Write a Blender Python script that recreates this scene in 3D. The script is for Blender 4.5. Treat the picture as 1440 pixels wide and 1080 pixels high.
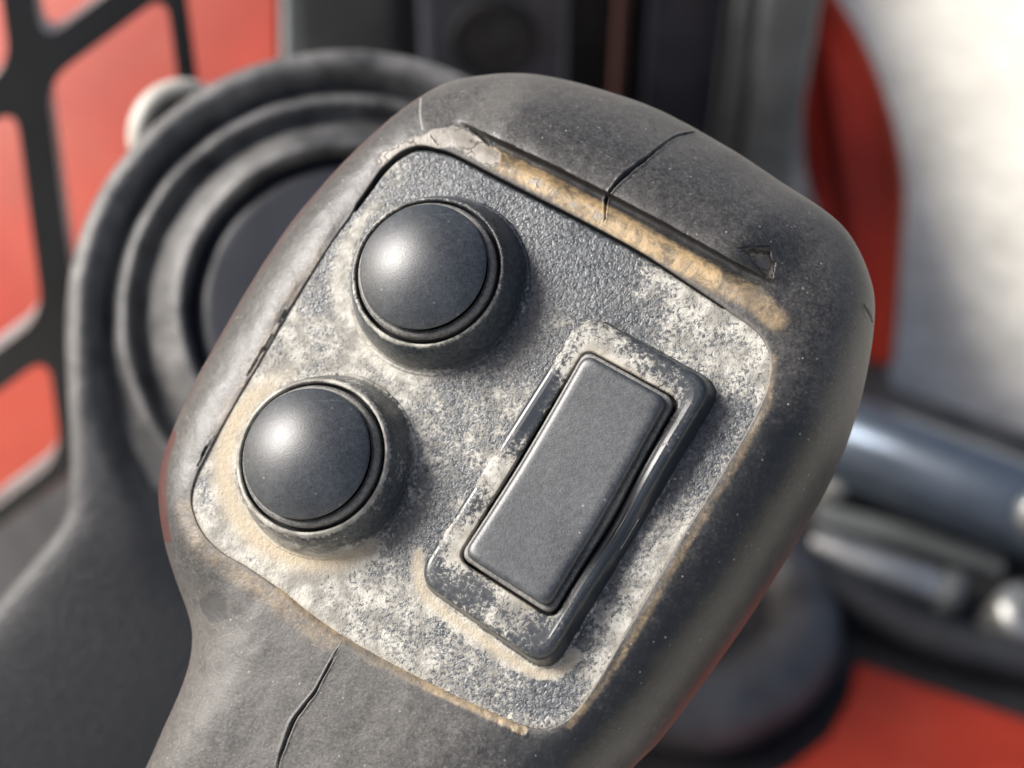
import bpy, bmesh, math
import numpy as np
from mathutils import Vector, Matrix

for o in list(bpy.data.objects):
    bpy.data.objects.remove(o, do_unlink=True)
scene = bpy.context.scene
COL = scene.collection

# ------------------------------------------------------------------ camera, sky, sun, exposure
CAM = np.array((0.0, 0.0, 1.6))
HFOV = math.radians(38.0)
F = 720.0 / math.tan(HFOV / 2)          # focal length in photo pixels (1440 x 1080)
PITCH = math.radians(45.0)
RIGHT = np.array((1.0, 0.0, 0.0))
UP = np.array((0.0, math.cos(PITCH), math.sin(PITCH)))
BACK = np.array((0.0, -math.sin(PITCH), math.cos(PITCH)))   # from the scene towards the camera
S0 = 0.167                              # distance of the control panel

cd = bpy.data.cameras.new('camera')
cam = bpy.data.objects.new('camera', cd)
COL.objects.link(cam)
cam.location = CAM
cam.rotation_euler = (PITCH, 0, 0)
cd.sensor_width = 36.0
cd.lens = 18.0 / math.tan(HFOV / 2)
cd.clip_start = 0.01
cd.clip_end = 400
cd.dof.use_dof = True
cd.dof.focus_distance = 0.1625
cd.dof.aperture_fstop = cd.lens / 2.6
scene.camera = cam

NRM = RIGHT * -0.22 + UP * 0.24 + BACK * 0.945          # normal of the panel face
NRM = NRM / np.linalg.norm(NRM)
LS = RIGHT * -0.74 + UP * 0.52 + BACK * 0.38            # towards the sun
LS = LS / np.linalg.norm(LS)
sun_el = math.asin(LS[2])
sun_az = math.atan2(LS[0], LS[1])
w = bpy.data.worlds.new('World')
scene.world = w
w.use_nodes = True
nt = w.node_tree
bg = nt.nodes['Background']
sky = nt.nodes.new('ShaderNodeTexSky')
sky.sky_type = 'NISHITA'
sky.sun_disc = False
sky.sun_elevation = sun_el
sky.sun_rotation = sun_az
sky.dust_density = 6.0
sky.ozone_density = 0.3
sky.air_density = 0.8
nt.links.new(sky.outputs[0], bg.inputs[0])
bg.inputs[1].default_value = 0.10
sd = bpy.data.lights.new('sun', 'SUN')
sd.energy = 3.8
sd.angle = math.radians(24.0)
sd.color = (1.0, 0.985, 0.965)
sun = bpy.data.objects.new('sun', sd)
COL.objects.link(sun)
sun.rotation_euler = Vector(LS).to_track_quat('Z', 'Y').to_euler()
sun.location = (-2, 0, 4)
vs = scene.view_settings
vs.view_transform = 'Standard'
vs.look = 'None'
vs.gamma = 1.0
vs.use_curve_mapping = False
vs.exposure = 0.75

# ------------------------------------------------------------------ geometry helpers
def ray(px, py):
    return RIGHT * ((px - 720.0) / F) + UP * (-(py - 540.0) / F) - BACK
def pt(px, py, d):
    return CAM + ray(px, py) * d
def on_plane(px, py, p0, n):
    r = ray(px, py)
    t = np.dot(np.asarray(p0) - CAM, n) / np.dot(r, n)
    return CAM + r * t
def on_z(px, py, z):
    return on_plane(px, py, (0, 0, z), np.array((0, 0, 1.0)))
def project(P):
    q = P - CAM
    d = -(q @ BACK)
    return 720 + F * (q @ RIGHT) / d, 540 - F * (q @ UP) / d

ORG = CAM + ray(680, 620) * S0
U = RIGHT - NRM * np.dot(RIGHT, NRM)
U = U / np.linalg.norm(U)
V = np.cross(NRM, U)
MM = 0.001
def loc_px(px, py, wmm=0.0):
    """photo pixel -> (u, v) in mm on the joystick plane at height w mm"""
    P = on_plane(px, py, ORG + NRM * wmm * MM, NRM) - ORG
    return np.array((np.dot(P, U), np.dot(P, V))) / MM
def to_world(u, v, wv):
    u = np.asarray(u, float); v = np.asarray(v, float); wv = np.asarray(wv, float)
    return ORG + (u[..., None] * U + v[..., None] * V + wv[..., None] * NRM) * MM

rng = np.random.default_rng(7)
HASH = rng.random((256, 256))
def vnoise(x, y):
    xi = np.floor(x).astype(int); yi = np.floor(y).astype(int)
    fx = x - xi; fy = y - yi
    fx = fx * fx * (3 - 2 * fx); fy = fy * fy * (3 - 2 * fy)
    a = HASH[xi % 256, yi % 256]; b = HASH[(xi + 1) % 256, yi % 256]
    c = HASH[xi % 256, (yi + 1) % 256]; d = HASH[(xi + 1) % 256, (yi + 1) % 256]
    return (a * (1 - fx) + b * fx) * (1 - fy) + (c * (1 - fx) + d * fx) * fy
def fbm(x, y, o=4):
    s = 0; a = 0.5; t = 0
    for i in range(o):
        s = s + a * vnoise(x + 17.3 * i, y + 9.1 * i); t += a
        x = x * 2.03; y = y * 2.03; a *= 0.55
    return s / t
def sst(a, b, x):
    t = np.clip((x - a) / (b - a), 0, 1)
    return t * t * (3 - 2 * t)
def poly_dist(x, y, pts):
    best = np.full(np.shape(x), 1e9); arc = np.zeros(np.shape(x))
    pts = np.asarray(pts, float)
    L = np.concatenate(([0], np.cumsum(np.hypot(*(pts[1:] - pts[:-1]).T))))
    for i in range(len(pts) - 1):
        ax, ay = pts[i]; bx, by = pts[i + 1]
        dx, dy = bx - ax, by - ay
        l2 = dx * dx + dy * dy
        t = np.clip(((x - ax) * dx + (y - ay) * dy) / l2, 0, 1)
        d = np.hypot(x - ax - t * dx, y - ay - t * dy)
        m = d < best
        best = np.where(m, d, best); arc = np.where(m, (L[i] + t * (L[i + 1] - L[i])) / L[-1], arc)
    return best, arc
def in_poly(x, y, pts):
    r = np.zeros(np.shape(x), bool)
    n = len(pts)
    for i in range(n):
        x0, y0 = pts[i]; x1, y1 = pts[(i + 1) % n]
        c = (y0 > y) != (y1 > y)
        r ^= c & (x < (x1 - x0) * (y - y0) / (y1 - y0 + 1e-12) + x0)
    return r
def spline(pts, m=8, closed=True):
    p = np.asarray(pts, float); n = len(p); out = []
    for i in range(n if closed else n - 1):
        if closed:
            a, b, c, d = p[(i - 1) % n], p[i], p[(i + 1) % n], p[(i + 2) % n]
        else:
            a, b, c, d = p[max(i - 1, 0)], p[i], p[i + 1], p[min(i + 2, n - 1)]
        for k in range(m):
            t = k / m
            out.append(0.5 * ((2 * b) + (c - a) * t + (2 * a - 5 * b + 4 * c - d) * t * t + (3 * b - a - 3 * c + d) * t ** 3))
    if not closed:
        out.append(p[-1])
    return np.array(out)

def new_obj(name, me, mat, parent=None, smooth=True):
    if mat:
        me.materials.append(mat)
    if smooth:
        me.polygons.foreach_set('use_smooth', np.ones(len(me.polygons), bool))
    o = bpy.data.objects.new(name, me)
    COL.objects.link(o)
    if parent:
        o.parent = parent
    return o
def grid_mesh(name, P, wrap=False):
    """P: rows x cols x 3; wrap joins last col to the first"""
    R, C = P.shape[:2]
    me = bpy.data.meshes.new(name)
    i = np.arange(R - 1)[:, None]
    j = np.arange(C if wrap else C - 1)[None, :]
    j2 = (j + 1) % C
    q = np.stack(np.broadcast_arrays(i * C + j, i * C + j2, (i + 1) * C + j2, (i + 1) * C + j), -1).reshape(-1, 4)
    set_quads(me, P.reshape(-1, 3), q)
    return me
def set_quads(me, verts, q):
    me.vertices.add(len(verts))
    me.vertices.foreach_set('co', np.ascontiguousarray(verts, dtype=np.float32).ravel())
    me.loops.add(q.size)
    me.loops.foreach_set('vertex_index', q.astype(np.int32).ravel())
    me.polygons.add(len(q))
    me.polygons.foreach_set('loop_start', np.arange(0, q.size, 4, dtype=np.int32))
    me.update(calc_edges=True)
    me.validate()
def add_attr(me, name, rgba):
    a = me.color_attributes.new(name, 'FLOAT_COLOR', 'POINT')
    a.data.foreach_set('color', np.ascontiguousarray(rgba, dtype=np.float32).ravel())
def empty(name, loc, label, cat, group=None):
    o = bpy.data.objects.new(name, None)
    COL.objects.link(o)
    o.location = loc
    o.empty_display_size = 0.01
    o['label'] = label; o['category'] = cat
    if group: o['group'] = group
    return o
def tag(o, label, cat, group=None):
    o['label'] = label; o['category'] = cat
    if group: o['group'] = group
    return o
def place(o, parent):
    """keep world-space vertices while parented to an Empty that sits at the thing's base"""
    root = parent
    M = Matrix.Identity(4)
    while root:
        M = Matrix.Translation(root.location) @ M
        root = root.parent
    o.data.transform(M.inverted())
    o.parent = parent
    return o

# ------------------------------------------------------------------ materials
class NT:
    def __init__(s, name):
        s.m = bpy.data.materials.new(name); s.m.use_nodes = True
        s.t = s.m.node_tree; s.b = s.t.nodes['Principled BSDF']
        tc = s.t.nodes.new('ShaderNodeTexCoord')
        s.obj = tc.outputs['Object']
    def put(s, sock, v):
        if hasattr(v, 'is_output'): s.t.links.new(v, sock)
        elif v is not None: sock.default_value = v
    def scale(s, k):
        n = s.t.nodes.new('ShaderNodeVectorMath'); n.operation = 'SCALE'
        s.t.links.new(s.obj, n.inputs[0]); n.inputs['Scale'].default_value = k
        return n.outputs[0]
    def noise(s, k, detail=4, rough=0.55, dist=0.0, vec=None):
        n = s.t.nodes.new('ShaderNodeTexNoise')
        s.t.links.new(vec if vec is not None else s.obj, n.inputs['Vector'])
        n.inputs['Scale'].default_value = k; n.inputs['Detail'].default_value = detail
        n.inputs['Roughness'].default_value = rough; n.inputs['Distortion'].default_value = dist
        return n.outputs['Fac']
    def voro(s, k, feature='F1', rnd=1.0):
        n = s.t.nodes.new('ShaderNodeTexVoronoi'); n.feature = feature
        s.t.links.new(s.obj, n.inputs['Vector'])
        n.inputs['Scale'].default_value = k; n.inputs['Randomness'].default_value = rnd
        return n.outputs['Distance']
    def math(s, op, a, b=None, clamp=False):
        n = s.t.nodes.new('ShaderNodeMath'); n.operation = op; n.use_clamp = clamp
        s.put(n.inputs[0], a)
        if b is not None: s.put(n.inputs[1], b)
        return n.outputs[0]
    def ss(s, x, a, b, to0=0.0, to1=1.0):
        n = s.t.nodes.new('ShaderNodeMapRange'); n.interpolation_type = 'SMOOTHSTEP'
        s.put(n.inputs['Value'], x)
        n.inputs['From Min'].default_value = a; n.inputs['From Max'].default_value = b
        n.inputs['To Min'].default_value = to0; n.inputs['To Max'].default_value = to1
        return n.outputs[0]
    def mix(s, f, a, b):
        n = s.t.nodes.new('ShaderNodeMix'); n.data_type = 'RGBA'
        s.put(n.inputs[0], f)
        for sock, v in ((n.inputs[6], a), (n.inputs[7], b)):
            if hasattr(v, 'is_output'): s.t.links.new(v, sock)
            else: sock.default_value = (*v, 1.0)
        return n.outputs[2]
    def attr(s, name):
        n = s.t.nodes.new('ShaderNodeAttribute'); n.attribute_name = name
        p = s.t.nodes.new('ShaderNodeSeparateColor')
        s.t.links.new(n.outputs['Color'], p.inputs[0])
        return p.outputs[0], p.outputs[1], p.outputs[2], n.outputs['Alpha']
    def bump(s, h, dist, strength=1.0, prev=None):
        n = s.t.nodes.new('ShaderNodeBump')
        n.inputs['Distance'].default_value = dist; n.inputs['Strength'].default_value = strength
        s.t.links.new(h, n.inputs['Height'])
        if prev is not None: s.t.links.new(prev, n.inputs['Normal'])
        return n.outputs[0]
    def out(s, color, rough, normal=None, metal=0.0, spec=0.5):
        if hasattr(color, 'is_output'): s.t.links.new(color, s.b.inputs['Base Color'])
        else: s.b.inputs['Base Color'].default_value = (*color, 1)
        s.put(s.b.inputs['Roughness'], rough)
        s.b.inputs['Metallic'].default_value = metal
        s.b.inputs['Specular IOR Level'].default_value = spec
        if normal is not None: s.t.links.new(normal, s.b.inputs['Normal'])
        return s.m

def mat_rubber():
    n = NT('rubber_worn')
    dust_tone, tan, mud, dark = n.attr('mask_a')
    crack, maroon, scratch, _ = n.attr('mask_b')
    big = n.noise(90, 5, 0.6)
    mid = n.noise(1000, 5, 0.66)
    fine = n.noise(2500, 4, 0.68)
    f = n.math('ADD', n.math('ADD', 0.06, n.math('MULTIPLY', big, 0.16)), n.math('ADD', n.math('MULTIPLY', mid, 0.37), n.math('MULTIPLY', fine, 0.50)))
    lvl = n.math('ADD', f, n.math('SUBTRACT', dust_tone, 0.5))
    dm = n.ss(lvl, 0.34, 1.0)
    c = n.mix(dm, (0.010, 0.011, 0.0125), (0.105, 0.099, 0.090))
    mic = n.math('MULTIPLY', n.ss(n.noise(3800, 2, 0.5), 0.54, 0.68), n.ss(lvl, 0.36, 0.75))
    c = n.mix(n.math('MULTIPLY', mic, 0.32), c, (0.20, 0.187, 0.165))
    # tan soil packed in the seams
    tm = n.ss(n.math('ADD', tan, n.math('MULTIPLY', n.math('SUBTRACT', n.noise(1500, 6, 0.72), 0.5), 0.55)), 0.25, 1.0)
    tc = n.mix(n.ss(n.noise(380, 8, 0.78, 0.6), 0.34, 0.62), (0.085, 0.068, 0.046), (0.40, 0.29, 0.16))
    c = n.mix(tm, c, tc)
    # dried mud
    mm = n.ss(n.math('ADD', mud, n.math('MULTIPLY', n.math('SUBTRACT', n.noise(600, 5, 0.65), 0.5), 1.0)), 0.38, 0.60)
    mudc = n.mix(n.noise(900, 5, 0.65), (0.15, 0.137, 0.118), (0.34, 0.315, 0.275))
    wv_ = n.t.nodes.new('ShaderNodeTexNoise'); wv_.inputs['Scale'].default_value = 500; wv_.inputs['Detail'].default_value = 4
    n.t.links.new(n.obj, wv_.inputs['Vector'])
    va = n.t.nodes.new('ShaderNodeVectorMath'); va.operation = 'MULTIPLY_ADD'
    n.t.links.new(wv_.outputs['Color'], va.inputs[0]); va.inputs[1].default_value = (0.004, 0.004, 0.004); n.t.links.new(n.obj, va.inputs[2])
    vn = n.t.nodes.new('ShaderNodeTexVoronoi'); vn.feature = 'DISTANCE_TO_EDGE'; vn.inputs['Scale'].default_value = 330
    n.t.links.new(va.outputs[0], vn.inputs['Vector'])
    mcrk = n.math('MULTIPLY', n.ss(vn.outputs['Distance'], 0.0, 0.05, 1.0, 0.0), n.ss(n.noise(260, 2), 0.42, 0.56))
    c = n.mix(mm, c, mudc)
    c = n.mix(n.math('MULTIPLY', n.math('MULTIPLY', mcrk, mm), 0.7), c, (0.05, 0.045, 0.04))
    # pale specks
    v = n.voro(900)
    gate = n.ss(n.noise(420, 2, 0.5), 0.52, 0.64)
    sp = n.math('MULTIPLY', n.ss(v, 0.07, 0.15, 1.0, 0.0), gate)
    c = n.mix(n.math('MULTIPLY', sp, 0.5), c, (0.40, 0.38, 0.34))
    c = n.mix(n.math('MULTIPLY', n.ss(scratch, 0.3, 0.8), 0.4), c, (0.42, 0.40, 0.37))
    c = n.mix(n.ss(maroon, 0.35, 0.65), c, (0.040, 0.008, 0.007))
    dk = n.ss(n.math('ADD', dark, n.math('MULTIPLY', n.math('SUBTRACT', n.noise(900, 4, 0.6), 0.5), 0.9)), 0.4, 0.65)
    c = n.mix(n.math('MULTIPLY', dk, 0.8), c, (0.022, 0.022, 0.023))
    ck = n.ss(n.math('ADD', crack, n.math('MULTIPLY', n.math('SUBTRACT', n.noise(2200, 3, 0.6), 0.5), 0.25)), 0.83, 0.93)
    c = n.mix(ck, c, (0.008, 0.008, 0.008))
    hgt = n.math('ADD', n.math('MULTIPLY', mid, 0.6), n.math('MULTIPLY', fine, 0.5))
    hgt = n.math('ADD', hgt, n.math('MULTIPLY', n.math('ADD', tm, mm), n.noise(1500, 5, 0.7)))
    hgt = n.math('SUBTRACT', hgt, n.math('MULTIPLY', n.math('MULTIPLY', mcrk, mm), 1.2))
    nb = n.bump(hgt, 0.00011, 0.7)
    ro = n.math('ADD', n.math('MULTIPLY', dm, 0.26), 0.37)
    return n.out(c, ro, nb, spec=0.5)

def mat_panel():
    n = NT('panel_plastic')
    dust_tone, tan, clean, _ = n.attr('mask_a')
    g1 = n.noise(1900, 3, 0.6, 0.5)
    g2 = n.noise(4200, 2, 0.5)
    grain = n.math('ADD', n.math('MULTIPLY', g1, 0.75), n.math('MULTIPLY', g2, 0.3))
    big = n.noise(160, 6, 0.68, 0.4)
    mid = n.noise(820, 6, 0.74, 0.3)
    fine = n.noise(2300, 3, 0.65, 0.3)
    f = n.math('ADD', n.math('MULTIPLY', big, 0.70), n.math('ADD', n.math('MULTIPLY', mid, 0.60), n.math('MULTIPLY', fine, 0.95)))
    lvl = n.math('ADD', n.math('SUBTRACT', f, 1.20), n.math('SUBTRACT', dust_tone, 0.5))
    dm = n.ss(lvl, -0.10, 0.12)
    haze = n.ss(lvl, -0.35, 0.15)
    base = n.mix(n.ss(grain, 0.38, 0.68), (0.013, 0.016, 0.020), (0.085, 0.096, 0.106))
    base = n.mix(n.ss(clean, 0.3, 0.9), base, (0.020, 0.025, 0.031))
    base = n.mix(n.math('MULTIPLY', haze, 0.5), base, (0.125, 0.124, 0.117))
    dc = n.mix(n.ss(n.noise(420, 4, 0.6), 0.35, 0.65), (0.20, 0.190, 0.165), (0.48, 0.465, 0.415))
    dc = n.mix(tan, dc, (0.40, 0.335, 0.235))
    c = n.mix(n.math('MULTIPLY', dm, 0.82), base, dc)
    hgt = n.math('ADD', n.math('MULTIPLY', grain, n.math('SUBTRACT', 1.0, n.math('MULTIPLY', clean, 0.97))), n.math('MULTIPLY', n.math('MULTIPLY', dm, fine), 0.35))
    nb = n.bump(hgt, 0.00022, 0.85)
    ro = n.math('ADD', n.math('MULTIPLY', dm, 0.38), 0.30)
    return n.out(c, ro, nb)

def mat_key(name, base, dustc, amt, rough, blotch=0.0):
    n = NT(name)
    big = n.noise(140, 5, 0.6); mid = n.noise(1500, 5, 0.68); fine = n.noise(4200, 3, 0.6)
    f = n.math('ADD', n.math('MULTIPLY', big, 0.3 + blotch), n.math('ADD', n.math('MULTIPLY', mid, 0.4), n.math('MULTIPLY', fine, 0.4)))
    dm = n.math('MULTIPLY', n.ss(f, 0.38 + blotch * 0.5, 0.80 + blotch * 0.5), amt)
    c = n.mix(dm, base, dustc)
    sp = n.math('MULTIPLY', n.ss(n.voro(700), 0.07, 0.13, 1, 0), n.ss(n.noise(260, 2), 0.52, 0.62))
    c = n.mix(n.math('MULTIPLY', sp, 0.25), c, (0.5, 0.48, 0.44))
    # faint rub marks
    mp = n.t.nodes.new('ShaderNodeMapping'); mp.inputs['Rotation'].default_value = (0.4, 0.2, 0.9)
    mp.inputs['Scale'].default_value = (120, 2600, 900)
    n.t.links.new(n.obj, mp.inputs[0])
    scr = n.ss(n.noise(1.0, 2, 0.5, 0.2, mp.outputs[0]), 0.70, 0.78)
    c = n.mix(n.math('MULTIPLY', scr, 0.22), c, dustc)
    nb = n.bump(n.math('ADD', fine, n.math('MULTIPLY', mid, 0.6)), 0.00003, 0.6)
    return n.out(c, n.math('ADD', n.math('MULTIPLY', f, 0.25), rough - 0.1), nb, spec=0.7)

def mat_simple(name, col, rough, metal=0.0, var=0.25, scale=60, bump=0.0, bscale=800, spec=0.5, dirt=None, dirt_amt=0.0):
    n = NT(name)
    f = n.noise(scale, 6, 0.6)
    lo = tuple(x * (1 - var) for x in col); hi = tuple(min(1, x * (1 + var)) for x in col)
    c = n.mix(n.ss(f, 0.3, 0.7), lo, hi)
    if dirt:
        c = n.mix(n.math('MULTIPLY', n.ss(n.noise(scale * 0.6, 7, 0.7, 0.5), 0.45, 0.7), dirt_amt), c, dirt)
    nb = n.bump(n.noise(bscale, 4, 0.6), bump) if bump else None
    return n.out(c, n.math('ADD', n.math('MULTIPLY', f, 0.2), rough - 0.1), nb, metal, spec)

M_RUB = mat_rubber()
M_PAN = mat_panel()
M_CAP = mat_key('button_plastic', (0.010, 0.013, 0.017), (0.10, 0.115, 0.13), 0.42, 0.38, 0.12)
M_KEY = mat_key('rocker_plastic', (0.014, 0.017, 0.021), (0.105, 0.115, 0.125), 0.55, 0.38)
M_SEAL = mat_key('seal_plastic', (0.035, 0.037, 0.039), (0.30, 0.285, 0.25), 0.8, 0.5)
M_BLACK = mat_simple('dark_void_plastic', (0.006, 0.006, 0.007), 0.8)
M_BOOT = mat_simple('boot_rubber', (0.070, 0.073, 0.077), 0.40, var=0.35, scale=25, bump=0.0004, bscale=900, dirt=(0.12, 0.11, 0.10), dirt_amt=0.4)
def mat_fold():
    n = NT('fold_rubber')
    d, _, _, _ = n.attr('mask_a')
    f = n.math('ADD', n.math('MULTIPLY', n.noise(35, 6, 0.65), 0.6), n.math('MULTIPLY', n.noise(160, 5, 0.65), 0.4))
    dm = n.math('MULTIPLY', d, n.ss(f, 0.30, 0.68))  # mask puts the boot's self-shade into the colour
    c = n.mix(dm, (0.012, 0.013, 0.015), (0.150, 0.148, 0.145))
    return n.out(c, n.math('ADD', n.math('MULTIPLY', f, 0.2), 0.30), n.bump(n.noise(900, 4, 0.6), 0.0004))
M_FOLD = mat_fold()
M_DISC = mat_simple('boot_centre_rubber', (0.018, 0.020, 0.026), 0.45, scale=30)
M_CONS = mat_simple('console_plastic', (0.026, 0.028, 0.031), 0.42, var=0.3, scale=30, bump=0.0005, bscale=1200)
M_STEEL_BLK = mat_simple('black_painted_steel', (0.012, 0.013, 0.015), 0.38, var=0.3, scale=40)
M_RED = mat_simple('red_paint', (0.31, 0.028, 0.012), 0.5, var=0.2, scale=9, dirt=(0.34, 0.075, 0.042), dirt_amt=0.5, spec=0.3)
M_RED2 = mat_simple('red_paint_weathered', (0.38, 0.026, 0.016), 0.5, var=0.2, scale=7, dirt=(0.36, 0.09, 0.06), dirt_amt=0.3, spec=0.3)
M_STRIP = mat_simple('rusty_dark_paint', (0.06, 0.022, 0.018), 0.6)
M_GLARE_EDGE = mat_simple('glare_grey_edge', (0.34, 0.34, 0.335), 0.4, var=0.3, scale=40)  # glare on the opening walls painted as pale grey
M_GREY = mat_simple('grey_painted_steel', (0.11, 0.12, 0.12), 0.5, var=0.3, scale=14)
M_GREYD = mat_simple('charcoal_painted_steel', (0.085, 0.093, 0.097), 0.45, var=0.3, scale=14)
M_BLUEBLK = mat_simple('blue_black_plastic', (0.034, 0.037, 0.050), 0.4, var=0.3, scale=20)
M_DECK = mat_simple('oily_deck_steel', (0.020, 0.021, 0.023), 0.6, var=0.5, scale=12, dirt=(0.07, 0.065, 0.06), dirt_amt=0.5)
M_CHROME = mat_simple('chrome', (0.72, 0.74, 0.75), 0.22, metal=1.0, var=0.08)
M_CYL = mat_simple('cylinder_paint', (0.09, 0.115, 0.15), 0.30, metal=0.5, var=0.15, scale=15)
M_CREAM = mat_simple('cream_plastic', (0.38, 0.37, 0.33), 0.5, var=0.1)
M_ZINC = mat_simple('zinc_metal', (0.40, 0.41, 0.40), 0.35, metal=0.7, var=0.2, scale=60)
def mat_ground():
    n = NT('pale_concrete')
    f = n.math('ADD', n.math('MULTIPLY', n.noise(12, 6, 0.65), 0.5), n.math('MULTIPLY', n.noise(45, 5, 0.65), 0.5))
    c = n.mix(n.ss(f, 0.32, 0.66), (0.48, 0.46, 0.405), (0.68, 0.65, 0.575))
    return n.out(c, 0.9, n.bump(n.noise(120, 5, 0.6), 0.004))
M_GND = mat_ground()

# ------------------------------------------------------------------ generic builders
def lathe(name, prof, centre, axis, mat, parent=None, seg=96, jitter=None):
    """prof: list of (r, h) in metres along axis"""
    axis = np.asarray(axis, float); axis = axis / np.linalg.norm(axis)
    a = np.array((1, 0, 0.)) if abs(axis[0]) < 0.9 else np.array((0, 1., 0))
    e1 = np.cross(axis, a); e1 /= np.linalg.norm(e1)
    e2 = np.cross(axis, e1)
    th = np.linspace(0, 2 * math.pi, seg, endpoint=False)
    pr = np.asarray(prof, float)
    c, s = np.cos(th)[None, :, None], np.sin(th)[None, :, None]
    r = pr[:, 0][:, None, None]; h = pr[:, 1][:, None, None]
    P = np.asarray(centre) + r * (c * e1 + s * e2) + h * axis
    me = grid_mesh(name, P[::-1] if False else P, wrap=True)
    o = new_obj(name, me, mat)
    if parent: place(o, parent)
    return o
def smooth_prof(pts, m=6):
    return spline(pts, m, closed=False)
def tube(name, pts, r, mat, parent=None, seg=20, m=6):
    P = spline(pts, m, closed=False)
    r = np.interp(np.linspace(0, 1, len(P)), np.linspace(0, 1, len(np.atleast_1d(r))), np.atleast_1d(r))
    T = np.gradient(P, axis=0); T /= np.linalg.norm(T, axis=1)[:, None]
    a = np.array((0.31, 0.52, 0.8))
    rows = []
    th = np.linspace(0, 2 * math.pi, seg, endpoint=False)
    for p, t, rr in zip(P, T, r):
        e1 = np.cross(t, a); e1 /= np.linalg.norm(e1); e2 = np.cross(t, e1)
        rows.append(p + rr * (np.cos(th)[:, None] * e1 + np.sin(th)[:, None] * e2))
    rows.insert(0, np.repeat(P[:1], seg, 0)); rows.append(np.repeat(P[-1:], seg, 0))
    me = grid_mesh(name, np.array(rows), wrap=True)
    o = new_obj(name, me, mat)
    if parent: place(o, parent)
    return o
def prism(name, pts, back, mat, parent=None, bevel=0.0, seg=3, smooth=True):
    """front polygon (world points) extruded along vector back"""
    bm = bmesh.new()
    f = [bm.verts.new(p) for p in pts]
    b = [bm.verts.new(np.asarray(p) + back) for p in pts]
    bm.faces.new(f); bm.faces.new(b[::-1])
    n = len(f)
    for i in range(n):
        bm.faces.new((f[i], b[i], b[(i + 1) % n], f[(i + 1) % n]))
    bmesh.ops.recalc_face_normals(bm, faces=bm.faces)
    if bevel:
        fs = set(f); bs = set(b)
        es = [e for e in bm.edges if (e.verts[0] in fs and e.verts[1] in fs) or (e.verts[0] in bs and e.verts[1] in bs)]
        bmesh.ops.bevel(bm, geom=es, offset=bevel, segments=seg, profile=0.5, affect='EDGES')
    me = bpy.data.meshes.new(name); bm.to_mesh(me); bm.free()
    o = new_obj(name, me, mat, None, smooth)
    if smooth:
        try:
            me.set_sharp_from_angle(angle=math.radians(40))
        except Exception:
            pass
    if parent: place(o, parent)
    return o
def box(name, lo, hi, mat, parent=None, bevel=0.003):
    lo = np.array(lo, float); hi = np.array(hi, float)
    bm = bmesh.new()
    bmesh.ops.create_cube(bm, size=1.0)
    for v in bm.verts:
        v.co = Vector((lo + hi) / 2 + (hi - lo) * np.array(v.co))
    if bevel:
        bmesh.ops.bevel(bm, geom=list(bm.edges), offset=bevel, segments=3, profile=0.5, affect='EDGES')
    me = bpy.data.meshes.new(name); bm.to_mesh(me); bm.free()
    o = new_obj(name, me, mat)
    try:
        me.set_sharp_from_angle(angle=math.radians(40))
    except Exception:
        pass
    if parent: place(o, parent)
    return o
def flush(root):
    bpy.context.view_layer.update()

# ------------------------------------------------------------------ the setting
DZ = 0.66
GZ = 0.45
gm = bpy.data.meshes.new('ground')
gm.from_pydata([(-60, -60, GZ), (60, -60, GZ), (60, 60, GZ), (-60, 60, GZ)], [], [(0, 1, 2, 3)])
g = new_obj('ground', gm, M_GND, None, False); g['kind'] = 'structure'
deck = prism('machine_deck', [np.array((x, y, DZ)) for x, y in
             ((-1.5, 0.02), (1.3, 0.02), (1.3, 0.52), (0.445, 0.885), (0.342, 0.94), (0.34, 2.2), (-1.5, 2.2))],
             np.array((0, 0, GZ - DZ - 0.004)), M_DECK, None, 0.006)
deck['kind'] = 'structure'

# ------------------------------------------------------------------ joystick outlines (photo pixels)
PANEL_PX = [(519, 268), (540, 240), (565, 218), (590, 208), (615, 211), (640, 219), (700, 250), (760, 281), (830, 317), (900, 355),
            (960, 394), (1020, 434), (1060, 462), (1078, 485), (1084, 512), (1079, 548), (1060, 590), (1030, 642), (1000, 692), (960, 756),
            (920, 824), (880, 892), (850, 945), (820, 990), (795, 1015), (765, 1026), (735, 1021), (700, 1007), (640, 980), (580, 950),
            (520, 918), (470, 888), (430, 860), (400, 835), (350, 800), (310, 776), (283, 748), (269, 712), (272, 680), (290, 640),
            (330, 568), (370, 500), (410, 430), (460, 350), (495, 300)]
SIL_PX = [(268, 550), (300, 490), (350, 402), (400, 326), (450, 264), (500, 212), (550, 166), (600, 131), (640, 113), (690, 104),
          (740, 103), (800, 113), (860, 130), (920, 152), (980, 182), (1040, 217), (1100, 257), (1150, 289), (1185, 318), (1207, 350),
          (1222, 385), (1230, 420), (1229, 460), (1222, 510), (1208, 572), (1185, 640), (1150, 712), (1110, 780), (1060, 860), (1010, 932),
          (960, 1000), (925, 1045), (890, 1080), (840, 1140), (770, 1230), (660, 1330), (520, 1400), (360, 1420), (220, 1390), (140, 1310),
          (140, 1220), (168, 1150), (205, 1080), (228, 1028), (252, 975), (266, 932), (270, 895), (264, 862), (245, 808), (230, 755),
          (223, 700), (227, 655), (242, 606)]
def polar(pts):
    a = np.arctan2(pts[:, 1], pts[:, 0]); r = np.hypot(pts[:, 0], pts[:, 1])
    o = np.argsort(a)
    a, r = a[o], r[o]
    a = np.concatenate((a - 2 * math.pi, a, a + 2 * math.pi)); r = np.concatenate((r, r, r))
    return lambda th: np.interp(th, a, r)
pan_loc = np.array([loc_px(x, y) for x, y in spline(PANEL_PX, 10)])
RP = polar(pan_loc)
sil_d = spline(SIL_PX, 10)
RT = polar(np.stack((sil_d[:, 0] - 680, -(sil_d[:, 1] - 620)), -1))

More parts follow.
